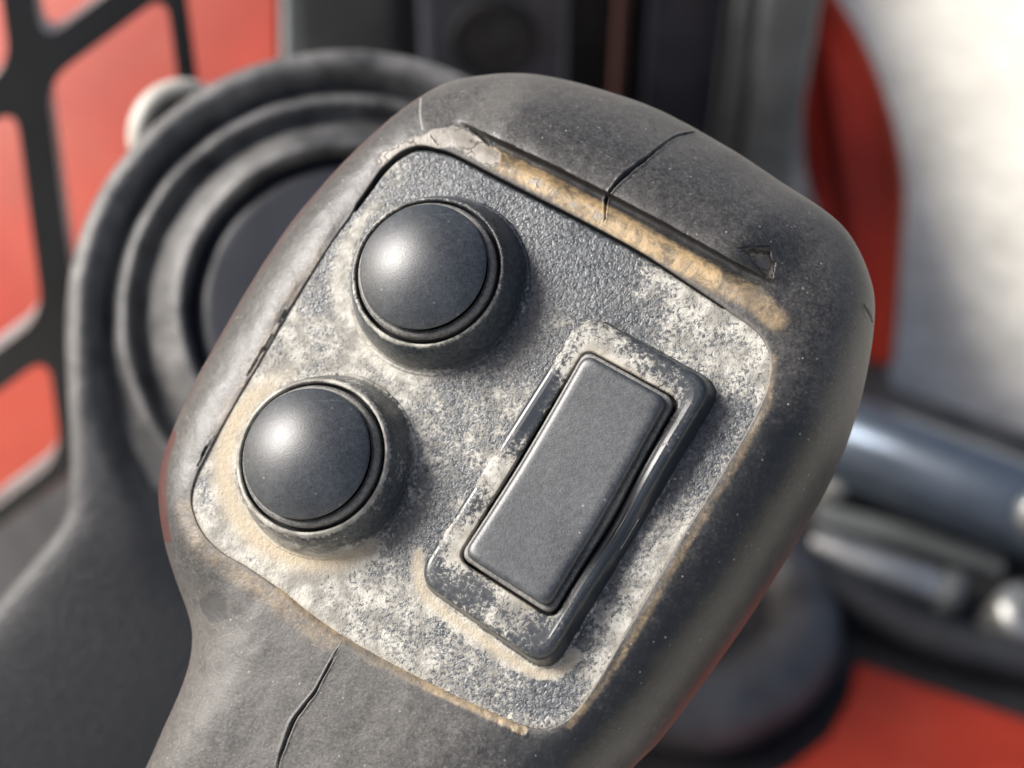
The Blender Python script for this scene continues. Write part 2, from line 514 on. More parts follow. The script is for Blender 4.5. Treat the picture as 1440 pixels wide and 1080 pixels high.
# thumb ridge above the panel
LIP0 = loc_px(628, 168); LIP1 = loc_px(1090, 404)
LV = LIP1 - LIP0; LL = np.hypot(*LV); LV = LV / LL; LNRM = np.array((-LV[1], LV[0]))
if np.dot(LNRM, loc_px(900, 150) - LIP0) < 0: LNRM = -LNRM
WE = -13.0
def ridge(u, v, wv):
    a = ((u - LIP0[0]) * LV[0] + (v - LIP0[1]) * LV[1]) / LL
    d = (u - LIP0[0]) * LNRM[0] + (v - LIP0[1]) * LNRM[1]
    d = d - 0.55 * np.sin(np.clip(a, 0, 1) * math.pi) + 0.16 * (fbm(a * 26, d * 0 + 3.3, 3) - 0.5)
    H = 3.7 * sst(0.01, 0.20, a) * (1 - sst(0.86, 1.03, a))
    hump = sst(0.0, 0.75, d) * np.exp(-(np.maximum(d - 1.2, 0) / 7.5) ** 2)
    groove = -0.55 * np.exp(-((d + 0.5) / 1.0) ** 2) * sst(0.0, 0.1, a) * (1 - sst(0.9, 1.0, a))
    sh = -1.25 * (H / 3.7) * sst(0.25, 0.75, d) * (1 - sst(1.0, 4.5, d))
    return u + LNRM[0] * sh, v + LNRM[1] * sh, wv + H * hump + groove, a, d

def shell_raw(th, s, re):
    """th angle, s 0..1 front (panel edge -> equator), 1..2 back"""
    rp = RP(th)
    ph = np.clip(s, 0, 1) * math.pi / 2
    x = np.sin(ph) ** (2 / 2.2); y = np.cos(ph) ** (2 / 2.2)
    r = rp + (re - rp) * x
    wv = WE * (1 - y) + 0.15
    b = np.clip(s - 1, 0, 1) * math.pi / 2
    r = np.where(s > 1, re * (0.30 + 0.70 * np.cos(b) ** 0.85), r)
    wv = np.where(s > 1, WE - 30.0 * np.sin(b), wv)
    u = r * np.cos(th); v = r * np.sin(th)
    u, v, wv, a, d = ridge(u, v, wv)
    return u, v, wv, a, d

TH = np.linspace(-math.pi, math.pi, 720, endpoint=False)
RE = np.array([0.0] * 720)
for i, t in enumerate(TH):      # start from the outline put on the plane of the equator
    RE[i] = RP(t) + 8.0
SS = np.linspace(0, 1.7, 80)
for it in range(30):
    th2, s2 = np.meshgrid(TH, SS, indexing='ij')
    u, v, wv, _, _ = shell_raw(th2, s2, RE[:, None])
    X, Y = project(to_world(u, v, wv))
    ang = np.arctan2(-(Y - 620), X - 680); rad = np.hypot(X - 680, Y - 620)
    k = (rad / RT(ang)).max(axis=1)
    RE = RE * (1 + 0.6 * (1 / k - 1))
    RE = np.maximum(RE, RP(TH) + 1.5)
    RE = (np.roll(RE, 1) + 4 * RE + np.roll(RE, -1)) / 6
THX = np.concatenate((TH - 2 * math.pi, TH, TH + 2 * math.pi)); REX = np.concatenate((RE, RE, RE))
REF = lambda th: np.interp(th, THX, REX)

# ------------------------------------------------------------------ joystick
joy_base = pt(560, 1560, 0.30)
joystick = empty('joystick', joy_base, 'worn black rubber joystick handle with two round buttons and a rocker switch', 'joystick')

NT_, NF, NB, NI = 2200, 210, 46, 5
th = np.linspace(-math.pi, math.pi, NT_, endpoint=False)
def gapw(px, py):     # open black seam along the top left and top of the panel
    d1, a1 = poly_dist(px, py, [(512, 285), (540, 240), (565, 218), (592, 208), (606, 209)])
    d2, a2 = poly_dist(px, py, [(625, 214), (700, 250), (830, 317), (960, 394), (1010, 428)])
    g = 0.42 * (1 - sst(6, 22, d1)) * (0.55 + 0.45 * np.sin(a1 * math.pi))
    g = np.maximum(g, 0.17 * (1 - sst(5, 25, d2)) * (1 - 0.6 * a2))
    return g
rp_t = RP(th)
ex, ey = project(to_world(rp_t * np.cos(th), rp_t * np.sin(th), 0 * th))
gp = gapw(ex, ey)
gp = np.where(gp < 0.03, -0.12, gp)
gp = np.convolve(np.concatenate((gp[-6:], gp, gp[:6])), np.ones(13) / 13, 'valid')
sf = np.linspace(0, 1, NF) ** 0.85
s_all = np.concatenate((np.zeros(NI), sf, 1 + np.linspace(0.02, 1, NB)))
thg, sg = np.meshgrid(th, s_all, indexing='ij')
u, v, wv, la, ld = shell_raw(thg, sg, REF(th)[:, None])
# push the inner edge out where the seam is open, hang an inner wall into the seam
fall = np.exp(-np.clip(sg, 0, 2) * 9)
rr = np.hypot(u, v)
k = 1 + gp[:, None] * fall / rr
u *= k; v *= k
inner = np.arange(NI)
wv[:, :NI] += np.array([-2.6, -1.6, -0.8, -0.35, -0.10])[None, :]
P = to_world(u, v, wv)
X, Y = project(P)
# surface waviness and dents
nzb = fbm(u * 0.16 + 40, v * 0.16 + 11, 3) - 0.5
nzm = fbm(u * 0.9 + 40, v * 0.9 + 11, 3) - 0.5
front = (sg <= 1).astype(float) * sst(0, 0.05, sg)
dw = (0.45 * nzb + 0.035 * nzm) * front
# crumbs of soil along the lower seam
seam_r = rr - rp_t[:, None]
d_low, a_low = poly_dist(X, Y, [(395, 828), (430, 862), (470, 892), (520, 924), (580, 954), (640, 984), (700, 1010), (735, 1026)])
crumb = (1 - sst(2, 14, d_low)) * (fbm(X * 0.11, Y * 0.11, 4) - 0.25)
dw += 0.9 * np.maximum(crumb, 0) * front
# cracks: (polyline, half width px)
CRACKS = [([(977, 186), (950, 192), (930, 206), (905, 226), (880, 246), (862, 264), (853, 280), (851, 310)], 2.6),
          ([(472, 918), (462, 938), (449, 962), (444, 972), (428, 993), (412, 1015), (402, 1042), (394, 1066), (388, 1095)], 2.4),
          ([(1214, 428), (1221, 440), (1226, 452)], 2.6),
          ([(520, 268), (508, 290), (490, 312), (470, 342)], 1.6), ([(405, 432), (385, 470), (360, 508), (340, 545)], 0.9),
          ([(300, 612), (285, 640), (275, 665)], 0.9),
          ([(655, 178), (668, 186), (690, 206)], 2.2), ([(605, 190), (618, 205)], 1.3)]
ckv = np.zeros_like(X)
for pl, hw in CRACKS:
    q = spline(pl, 4, closed=False)
    d, a = poly_dist(X, Y, q)
    d = d + 2.0 * (fbm(X * 0.09, Y * 0.09, 3) - 0.5)
    taper = (0.3 + 0.7 * np.sin(np.clip(a, 0.03, 0.97) * math.pi) ** 0.6) * (0.45 + 1.1 * fbm(a * 11 + hw * 7, a * 0 + 2.2, 3))
    ckv = np.maximum(ckv, np.clip(1 - np.abs(d) / (hw * 2.7 * taper), 0, 1))
ckv *= (sg <= 1)
dw += 0.10 * sst(0.05, 0.4, ckv) * (1 - sst(0.45, 0.7, ckv))
dw -= 0.60 * sst(0.66, 0.92, ckv)
# torn flap at the right end of the ridge
TEAR = [(1040, 349), (1060, 347), (1084, 350), (1091, 368), (1087, 392), (1074, 390), (1058, 370)]
Xn = X + 9 * (fbm(X * 0.10, Y * 0.10, 3) - 0.5); Yn = Y + 9 * (fbm(X * 0.10 + 50, Y * 0.10 + 9, 3) - 0.5)
dt, _ = poly_dist(Xn, Yn, TEAR + TEAR[:1])
tin = in_poly(Xn, Yn, TEAR) & (sg < 1)
tear = np.where(tin, sst(0, 9, dt), 0)
dw -= 1.5 * tear
dsl, _ = poly_dist(X, Y, [(1037, 349), (1060, 347), (1082, 346)])
dsl2, _ = poly_dist(X, Y, [(1040, 380), (1060, 392), (1078, 398)])
slit = np.maximum(np.clip(1 - dsl / 13, 0, 1), np.clip(1 - dsl2 / 10, 0, 1)) * (sg < 1)
ckv = np.maximum(ckv, slit)
P = P + NRM * (dw[..., None] * MM)
me = grid_mesh('rubber_grip', P.transpose(1, 0, 2), wrap=True)
# ---- masks: dirt and marks, plus painted shade and red bounce
dust_tone = np.full_like(X, 0.47)
dust_tone += 0.16 * (1 - sst(0, 90, poly_dist(X, Y, [(640, 113), (740, 103), (860, 130), (980, 182), (1100, 258), (1185, 318), (1222, 385), (1228, 460), (1200, 590)])[0] ))  # paler towards the top and right outline
dust_tone += 0.12 * sst(760, 900, Y) * sst(700, 500, X)
dust_tone -= 0.17 * (1 - sst(0, 110, poly_dist(X, Y, [(1110, 640), (1040, 780), (950, 900), (860, 1010), (760, 1075)])[0]))  # shaded right rim painted darker through the same level
dust_tone += 0.0 * (1 - sst(0, 50, poly_dist(X, Y, [(430, 380), (360, 500), (300, 600), (255, 700), (280, 800)])[0]))
dust_tone += 0.22 * (1 - sst(0, 10, np.abs(seam_r) * 12)) * (sg < 0.6)
tan = np.zeros_like(X)
tan = np.maximum(tan, 0.95 * (1 - sst(10, 26, poly_dist(X, Y, [(700, 222), (760, 254), (830, 294), (880, 322), (950, 362), (1000, 390)])[0])))
tan = np.maximum(tan, 0.62 * (1 - sst(8, 34, poly_dist(X, Y, [(1000, 392), (1060, 420), (1092, 450)])[0])))
tan = np.maximum(tan, 0.74 * (1 - sst(3, 13, d_low)))
tan = np.maximum(tan, 0.52 * (1 - sst(0, 17, poly_dist(X, Y, [(1088, 500), (1080, 570), (1030, 660), (960, 775), (900, 880), (850, 960), (800, 1020)])[0])))
tan = np.maximum(tan, 0.50 * (1 - sst(4, 40, poly_dist(X, Y, [(262, 715), (285, 770), (340, 810), (395, 850), (460, 900)])[0])))
tan = np.maximum(tan, 0.42 * (1 - sst(4, 26, poly_dist(X, Y, [(455, 345), (400, 435), (350, 520), (300, 610)])[0])))
tan = np.maximum(tan, 0.80 * tear)
tan *= (sg < 1)
mud = np.zeros_like(X)
mud = np.maximum(mud, 0.85 * (1 - sst(6, 24, poly_dist(X, Y, [(612, 196), (640, 192), (665, 205), (690, 222)])[0])))
mud = np.maximum(mud, 0.60 * (1 - sst(4, 20, poly_dist(X, Y, [(540, 224), (575, 204), (600, 196)])[0])))
mud = np.maximum(mud, 0.45 * (1 - sst(4, 16, poly_dist(X, Y, [(690, 225), (780, 270), (850, 310)])[0])))
mud = np.maximum(mud, 0.75 * sst(0.25, 0.8, tear))
mud *= (sg < 0.9)
dark = np.zeros_like(X)
for cx, cy, r in ((302, 853, 24), (620, 1065, 34), (985, 980, 30), (312, 1036, 31)):
    dark = np.maximum(dark, (0.9 if r < 30 else 0.5) * (1 - sst(r * 0.6, r * 1.25, np.hypot((X - cx) * 1.15, Y - cy) + 16 * (fbm(X * 0.06, Y * 0.06, 3) - 0.5))))
dark = np.maximum(dark, 0.85 * sst(-1.2, -0.25, ld) * (1 - sst(0.35, 1.1, ld)) * sst(0.05, 0.2, la) * (1 - sst(0.9, 1.0, la)))  # shadow under the overhanging ridge lip, painted dark
dark[:, :NI - 1] = 1.0 * sst(-0.05, 0.08, gp)[:, None]
maroon = (1 - sst(3, 9, poly_dist(X, Y, [(243, 612), (231, 650), (228, 690), (232, 740), (236, 758)])[0])) * 0.9
maroon = np.maximum(maroon, 0.44 * (1 - sst(2, 8, poly_dist(X, Y, [(520, 196), (450, 266), (400, 328), (350, 404), (300, 492), (262, 565)])[0])))
maroon = np.maximum(maroon, 0.50 * (1 - sst(2, 7, poly_dist(X, Y, [(1075, 832), (1040, 885), (1000, 942), (985, 965)])[0])))  # bounce light from the red surroundings, painted along the lower right edge
scr = np.zeros_like(X)
for pl, hw in (([(592, 140), (591, 160), (594, 182)], 1.6),):
    d, _ = poly_dist(X, Y, spline(pl, 4, closed=False))
    scr = np.maximum(scr, np.clip(1.3 - d / (hw * 1.1), 0, 1))
one = np.ones_like(X)
add_attr(me, 'mask_a', np.stack((dust_tone, tan, mud, dark), -1).transpose(1, 0, 2))
add_attr(me, 'mask_b', np.stack((ckv, maroon, scr, one), -1).transpose(1, 0, 2))
grip = new_obj('rubber_grip', me, M_RUB)
place(grip, joystick)

# lower handle, stem and boot (run out of the frame to the console)
hb = np.array([to_world(*loc_px(470, 1180, -14), -18), pt(440, 1330, 0.225), pt(480, 1460, 0.27), pt(560, 1560, 0.30)])
tube('handle_stem', hb, [0.020, 0.019, 0.014, 0.013], M_BOOT, joystick, 32)

# ---- control panel
NG = 0.125
lo = pan_loc.min(0) - 0.5; hi = pan_loc.max(0) + 0.5
gu = np.arange(lo[0], hi[0], NG); gv = np.arange(lo[1], hi[1], NG)
GU, GV = np.meshgrid(gu, gv, indexing='ij')
gr = np.hypot(GU, GV); gth = np.arctan2(GV, GU)
edge = RP(gth) - gr                      # radial distance to the panel edge
ed = edge * 0.92
gpi = np.interp(gth, np.concatenate((th, th[:1] + 2 * math.pi)), np.concatenate((gp, gp[:1])))
opn = sst(-0.05, 0.12, gpi)
ed = edge * 0.92 + (1 - opn) * 0.2
GW = -(0.10 + 1.5 * opn) * (1 - np.sqrt(np.clip(1 - (1 - np.clip(ed / 0.55, 0, 1)) ** 2, 0, 1))) 
GW += 0.35 * (fbm(GU * 0.08 + 5, GV * 0.08, 3) - 0.5)
def panel_px_masks(X, Y):
    d = np.full_like(X, 0.385)
    for cx, cy, r, a in ((560, 560, 130, 0.24), (970, 430, 90, 0.25), (1040, 520, 50, 0.16), (430, 810, 75, 0.36), (330, 780, 40, 0.2), (300, 740, 45, 0.22),
                         (620, 900, 110, 0.16), (880, 900, 90, 0.22), (940, 760, 70, 0.18), (780, 300, 85, -0.26), (650, 260, 70, -0.06),
                         (560, 235, 28, 0.20), (420, 480, 50, 0.17), (700, 600, 60, 0.10), (780, 420, 50, 0.12), (330, 610, 40, 0.25),
                         (820, 370, 50, -0.12), (560, 840, 60, 0.15), (500, 500, 40, 0.15), (990, 660, 40, -0.05)):
        d += a * np.exp(-((X - cx) ** 2 + (Y - cy) ** 2) / (2 * (r * 0.75) ** 2))
    t = np.zeros_like(X)
    # cream soil ring round the lower button's foot, left and below
    r2 = np.hypot(X - 449, Y - 656); a2 = np.arctan2(Y - 656, X - 449)
    side = 0.5 + 0.5 * np.cos(a2 - math.radians(150))
    ring = np.exp(-((r2 - 134) / 15) ** 2) * sst(0.25, 0.7, side)
    d += 0.75 * ring; t = np.maximum(t, ring)
    r1 = np.hypot(X - 615, Y - 396); a1 = np.arctan2(Y - 396, X - 615)
    ring1 = np.exp(-((r1 - 136) / 12) ** 2) * sst(0.55, 0.9, 0.5 + 0.5 * np.cos(a1 - math.radians(170)))
    d += 0.45 * ring1
    # soil line at the foot of the rocker surround, lower side
    db, _ = poly_dist(X, Y, spline([(588, 780), (590, 815), (605, 845), (680, 900), (750, 945), (785, 944), (806, 922)], 4, False))
    lb = np.exp(-(db / 8) ** 2)
    d += 0.8 * lb; t = np.maximum(t, 0.75 * lb)
    return d, t
Wp = to_world(GU, GV, GW)
Xp, Yp = project(Wp)
pd, ptn = panel_px_masks(Xp, Yp)
pd += 0.16 * np.exp(-(ed / 1.6) ** 2) * sst(330, 420, Yp)
ptn = np.maximum(ptn, 0.6 * np.exp(-(ed / 0.5) ** 2) * sst(560, 700, Yp))
keep = edge > -0.02
R, C = GU.shape
ii, jj = np.meshgrid(np.arange(R - 1), np.arange(C - 1), indexing='ij')
ok = keep[:-1, :-1] & keep[1:, :-1] & keep[1:, 1:] & keep[:-1, 1:]
ii, jj = ii[ok], jj[ok]
q = np.stack((ii * C + jj, (ii + 1) * C + jj, (ii + 1) * C + jj + 1, ii * C + jj + 1), -1)
used = np.unique(q)
remap = np.zeros(R * C, int); remap[used] = np.arange(len(used))
me = bpy.data.meshes.new('control_panel')
set_quads(me, Wp.reshape(-1, 3)[used], remap[q])
A = np.stack((pd, np.clip(ptn, 0, 1), np.zeros_like(pd), np.ones_like(pd)), -1).reshape(-1, 4)[used]
add_attr(me, 'mask_a', A)
place(new_obj('control_panel', me, M_PAN), joystick)

# ---- push buttons
def local_lathe(name, prof, c, mat, parent, seg=128, masks=None, wob=0.0):
    pr = np.asarray(prof, float)
    t = np.linspace(0, 2 * math.pi, seg, endpoint=False)
    tt, r = np.meshgrid(t, pr[:, 0]); _, h = np.meshgrid(t, pr[:, 1])
    if wob:
        r = r * (1 + wob * (fbm(np.cos(tt) * 2.2 + c[0], np.sin(tt) * 2.2 + c[1] + h * 0.4, 3) - 0.5))
    u = c[0] + r * np.cos(tt); v = c[1] + r * np.sin(tt)
    W = to_world(u, v, h)
    me = grid_mesh(name, W, wrap=True)
    if masks is not None:
        X, Y = project(W)
        add_attr(me, 'mask_a', masks(X, Y, tt, h))
    o = new_obj(name, me, mat)
    return place(o, parent)
def collar_masks(extra):
    def f(X, Y, tt, h):
        d, t = panel_px_masks(X, Y)
        d = d - 0.30 * sst(0.4, 1.6, h) + 0.50 * np.exp(-((h - 5.15) / 0.35) ** 2) + extra * sst(0.5, 3.0, h)
        d = d + 0.12 * (fbm(tt * 3, h * 0.7, 3) - 0.5)
        cl = 0.55 * sst(0.3, 1.2, h)
        return np.stack((d, t * (1 - sst(0.1, 0.9, h)), cl, np.ones_like(d)), -1)
    return f
for (cx, cy), extra, lab in (((594, 374), -0.02, 'upper'), ((430, 637), 0.16, 'lower')):
    c = loc_px(cx, cy, 7.0)
    b = empty('push_button', to_world(c[0], c[1], 0.0) - joy_base, '', '')
    del b['label']; del b['category']
    b.parent = joystick
    col = smooth_prof([(11.3, -0.35), (10.95, 0.0), (10.82, 0.16), (10.70, 0.22), (10.55, 0.35), (10.35, 1.0), (9.95, 2.5), (9.40, 4.1), (9.05, 4.8), (8.80, 5.18), (8.55, 5.12), (8.46, 4.7), (8.45, 3.4)], 5)
    local_lathe('collar', col, c, M_PAN, b, 160, collar_masks(extra), 0.012)
    seal = smooth_prof([(8.05, 2.6), (8.05, 5.1), (8.0, 5.6), (7.85, 5.85), (7.6, 5.95), (7.4, 5.9), (7.2, 5.8)], 4)
    local_lathe('seal_ring', seal, c, M_SEAL, b, 128, None, 0.008)
    local_lathe('well', [(8.6, 3.45), (4.0, 3.4), (0.01, 3.4)], c, M_BLACK, b, 48)
    rc = 7.75
    dome = [(7.0, 5.5), (7.05, 6.1), (7.30, 6.42), (7.52, 6.70), (7.55, 6.98)]
    Rr = 13.6; h0 = 6.9
    amax = math.asin(7.42 / Rr)
    for k in range(1, 15):
        aa = amax * (1 - k / 14.0)
        dome.append((max(Rr * math.sin(aa), 0.004), h0 + 0.18 + Rr * (math.cos(aa) - math.cos(amax))))
    dome = [(r_ * 0.97, h_) for r_, h_ in dome]
    local_lathe('cap', smooth_prof(dome, 3), c, M_CAP, b, 128)

# ---- rocker switch
def rrect(corners, rad, n=14):
    """rounded quad in uv: corners 4x2, radius mm -> closed loop with fixed point count"""
    out = []
    c = np.asarray(corners, float)
    for i in range(4):
        p, a, d = c[i], c[i - 1], c[(i + 1) % 4]
        e0 = (a - p) / np.linalg.norm(a - p); e1 = (d - p) / np.linalg.norm(d - p)
        rr_ = rad[i] if hasattr(rad, '__len__') else rad
        s, e = p + e0 * rr_, p + e1 * rr_
        for k in range(n):
            t = k / (n - 1)
            out.append((1 - t) ** 2 * s + 2 * t * (1 - t) * (p * 0.85 + (s + e) / 2 * 0.15) + t * t * e)
        nxt = c[(i + 1) % 4]
        e2 = (p - nxt) / np.linalg.norm(p - nxt)
        rr2 = rad[(i + 1) % 4] if hasattr(rad, '__len__') else rad
        a0, a1 = e, nxt + e2 * rr2
        for k in range(1, 40):
            out.append(a0 + (a1 - a0) * k / 40)
    return np.array(out)
def quad_px(px, wmm, inset=0.0):
    c = np.array([loc_px(x, y, wmm) for x, y in px])
    return inset_quad(c, inset)
def inset_quad(c, inset):
    out = []
    for i in range(4):
        p = c[i]; a = c[i - 1]; d = c[(i + 1) % 4]
        e0 = (a - p) / np.linalg.norm(a - p); e1 = (d - p) / np.linalg.norm(d - p)
        s = abs(e0[0] * e1[1] - e0[1] * e1[0])
        out.append(p + (e0 + e1) * inset / s)
    return np.array(out)
BASE = quad_px([(826, 440), (1019, 546), (775, 951), (586, 818)], 0.0)
KEY = quad_px([(824, 493), (951, 563), (775, 866), (646, 783)], 3.6)
kc = KEY.mean(0)
kax = (KEY[0] + KEY[1]) / 2 - (KEY[2] + KEY[3]) / 2
khl = np.linalg.norm(kax) / 2; kax = kax / np.linalg.norm(kax)
rk = empty('rocker_switch', to_world(kc[0], kc[1], 0) - joy_base, '', '')
del rk['label']; del rk['category']
rk.parent = joystick
def along(p):
    return ((p - kc) @ kax) / khl
def loft(name, loops, mat, parent, masks=None, cap=False):
    """loops: list of (uv loop, w array or scalar)"""
    us = np.array([l[:, 0] for l, _ in loops]); vv = np.array([l[:, 1] for l, _ in loops])
    ws = np.array([np.broadcast_to(h, len(l)) for l, h in loops])
    if cap:
        l0 = loops[-1][0]; cen = l0.mean(0)
        for k in np.linspace(0.9, 0.0, 12):
            k = max(k, 0.001)
            lp = cen + (l0 - cen) * k
            us = np.vstack((us, lp[:, 0])); vv = np.vstack((vv, lp[:, 1])); ws = np.vstack((ws, cap(lp)))
    W = to_world(us, vv, ws)
    me = grid_mesh(name, W, wrap=True)
    if masks is not None:
        X, Y = project(W)
        add_attr(me, 'mask_a', masks(X, Y, us, vv, ws))
    return place(new_obj(name, me, mat), parent)
# surround: foot fillet, wall, rounded shoulder, top sloping to the key opening
loops = []
kx = np.array((kax[1], -kax[0]))
dip = lambda l: 1.5 * np.exp(-((along(l) + 0.12) / 0.38) ** 2) * sst(-1.0, 2.5, (l - kc) @ kx)
for ins, h in ((-0.5, -0.3), (-0.18, 0.0), (-0.04, 0.12), (0.06, 0.4), (0.18, 1.0), (0.34, 1.9), (0.44, 2.5), (0.60, 2.95), (0.85, 3.22), (1.15, 3.33), (1.6, 3.36)):
    l = rrect(inset_quad(BASE, ins), [max(2.6 - 0.35 * ins, 1.6)] * 4)
    loops.append((l, h - dip(l) * sst(1.2, 3.0, h)))
for ins, h in ((-0.95, 3.25), (-0.65, 3.22), (-0.42, 3.16), (-0.32, 2.95), (-0.30, 2.4), (-0.30, 0.6)):
    l = rrect(inset_quad(KEY, ins), [1.3] * 4)
    loops.append((l, h - dip(l) * sst(1.2, 3.0, h)))
dens = []
for i in range(len(loops) - 1):
    (a, ha), (b, hb_) = loops[i], loops[i + 1]
    n = 7 if 9 <= i <= 11 else 3
    for k in range(n):
        t = k / n
        dens.append((a + (b - a) * t, np.broadcast_to(ha, len(a)) * (1 - t) + np.broadcast_to(hb_, len(a)) * t))
dens.append(loops[-1])
def bez_masks(X, Y, us, vv, ws):
    d, t = panel_px_masks(X, Y)
    top = sst(1.6, 2.6, ws)
    kd, _ = poly_dist(X, Y, [(830, 496), (945, 562), (775, 862), (650, 782), (830, 496)])
    d2 = 0.34 + 0.26 * np.exp(-(kd / 17) ** 2)
    for cx, cy, r, a in ((835, 478, 55, 0.30), (690, 660, 42, 0.36), (650, 760, 40, 0.30), (700, 850, 60, 0.24), (945, 540, 50, 0.12),
                         (985, 560, 40, -0.10), (900, 700, 70, -0.16), (740, 560, 40, -0.22), (780, 900, 40, -0.04)):
        d2 = d2 + a * np.exp(-((X - cx) ** 2 + (Y - cy) ** 2) / (2 * (r * 0.75) ** 2))
    wall = sst(0.2, 0.5, ws) * (1 - sst(2.2, 3.0, ws))
    d = d * (1 - sst(0.1, 0.6, ws)) + d2 * sst(0.1, 0.6, ws) - 0.30 * wall
    return np.stack((d, t * (1 - sst(0.05, 0.5, ws)) + 0.35 * np.exp(-(kd / 12) ** 2) * top, 0.97 * sst(0.05, 0.4, ws), np.ones_like(d)), -1)
loft('surround', dens, M_PAN, rk, bez_masks)
# key
ktop = lambda l: 4.3 + 1.15 * np.abs(along(l) + 0.1) ** 1.6
loops = []
for ins, h in ((0.50, -3.0), (0.50, -1.2), (0.50, -0.75), (0.56, -0.45), (0.72, -0.2), (0.98, -0.06), (1.4, 0.0)):
    l = rrect(inset_quad(KEY, ins), [1.15] * 4)
    loops.append((l, ktop(l) + h))
loft('rocker_key', loops, M_KEY, rk, cap=lambda lp: ktop(lp))
loops = []
for ins, h in ((0.02, -3.6), (0.02, -1.75), (0.06, -1.5), (0.16, -1.38), (0.50, -1.32), (0.62, -1.4)):
    l = rrect(inset_quad(KEY, ins), [1.15] * 4)
    loops.append((l, ktop(l) + h))
loft('key_flange', loops, M_SEAL, rk)
lw = rrect(inset_quad(KEY, -0.5), [1.2] * 4)
loft('well', [(lw, 0.7)], M_BLACK, rk, cap=lambda lp: np.full(len(lp), 0.7))

# ------------------------------------------------------------------ round bellows boot and console behind the handle
D1 = 0.33
pm = F / D1 / 1000.0                     # px per mm there
bc = pt(494, 446, D1)
bax = RIGHT * 0.10 + UP * 0.16 + BACK
boot = empty('bellows_boot', bc - BACK * 0.02, 'round black rubber bellows boot with ringed folds behind the joystick', 'bellows')
R0 = 0.0518 * 0.33 / 0.275
prof = smooth_prof([(R0 * 0.96, -0.030), (R0 * 0.985, -0.012), (R0, -0.003), (R0 * 0.985, 0.0025), (R0 * 0.945, 0.0052), (R0 * 0.90, 0.0045),
                    (R0 * 0.865, 0.001), (R0 * 0.845, -0.001), (R0 * 0.825, 0.0015), (R0 * 0.80, 0.0045), (R0 * 0.77, 0.0048), (R0 * 0.745, 0.002), (R0 * 0.725, 0.001),
                    (R0 * 0.70, 0.0028), (R0 * 0.665, 0.0070), (R0 * 0.62, 0.0105), (R0 * 0.585, 0.0120), (R0 * 0.565, 0.0112), (R0 * 0.555, 0.0075)], 4)
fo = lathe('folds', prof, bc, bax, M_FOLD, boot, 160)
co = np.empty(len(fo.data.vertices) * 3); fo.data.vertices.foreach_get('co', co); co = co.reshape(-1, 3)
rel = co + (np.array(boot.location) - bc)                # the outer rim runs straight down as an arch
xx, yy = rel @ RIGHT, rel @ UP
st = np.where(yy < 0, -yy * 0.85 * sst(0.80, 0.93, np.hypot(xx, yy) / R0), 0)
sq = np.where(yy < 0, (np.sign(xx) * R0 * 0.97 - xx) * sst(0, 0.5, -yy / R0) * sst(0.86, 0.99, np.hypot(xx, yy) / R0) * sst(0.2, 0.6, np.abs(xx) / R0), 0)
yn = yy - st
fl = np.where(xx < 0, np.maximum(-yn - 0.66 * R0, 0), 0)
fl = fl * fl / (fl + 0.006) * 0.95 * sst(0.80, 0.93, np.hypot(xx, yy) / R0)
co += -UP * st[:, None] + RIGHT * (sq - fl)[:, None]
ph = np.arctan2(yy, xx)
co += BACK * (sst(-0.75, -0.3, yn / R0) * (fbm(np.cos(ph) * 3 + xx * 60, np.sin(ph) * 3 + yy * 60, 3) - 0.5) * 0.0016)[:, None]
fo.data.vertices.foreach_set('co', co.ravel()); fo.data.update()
add_attr(fo.data, 'mask_a', np.stack((sst(-0.95, -0.15, yn / R0),) * 3 + (np.ones(len(yn)),), -1))  # painted self-shade: folds pale above, dark towards the lower rim
lathe('centre_disc', smooth_prof([(R0 * 0.558, 0.0070), (R0 * 0.53, 0.0078), (R0 * 0.50, 0.0095), (R0 * 0.44, 0.0100), (R0 * 0.2, 0.0102), (0.0001, 0.0102)], 4), bc, bax, M_DISC, boot, 96)
cons_px = spline([(96, 470), (98, 560), (103, 650), (110, 705), (92, 760), (48, 815), (-10, 868), (-120, 950), (-260, 1100), (-260, 1700), (300, 1800), (800, 1750),
                  (840, 1300), (820, 900), (780, 500), (650, 250), (480, 180), (280, 220), (150, 340)], 6)
cons = empty('control_console', np.array((-0.04, 0.30, DZ)), 'black moulded plastic console shell carrying the round bellows boot', 'console')
prism('shell', [pt(x, y, D1 + 0.008) for x, y in cons_px], -BACK * 0.05, M_CONS, cons, 0.009, 5)
lo_p = pt(100, 1500, D1 + 0.06)
box('pedestal', (-0.13, 0.19, DZ - 0.004), (-0.02, 0.29, 1.18), M_CONS, cons, 0.01)
lathe('knob', [(0.0001, 0.012), (0.006, 0.0118), (0.0085, 0.010), (0.0092, 0.006), (0.0092, -0.006), (0.0001, -0.006)], pt(-2, 1050, D1 + 0.012), RIGHT * 0.3 + UP * 0.4 + BACK, M_ZINC, None, 32)
tag(bpy.data.objects['knob'], 'shiny metal bolt head on the console arm', 'bolt')
bpy.data.objects['knob'].name = 'bolt_head'

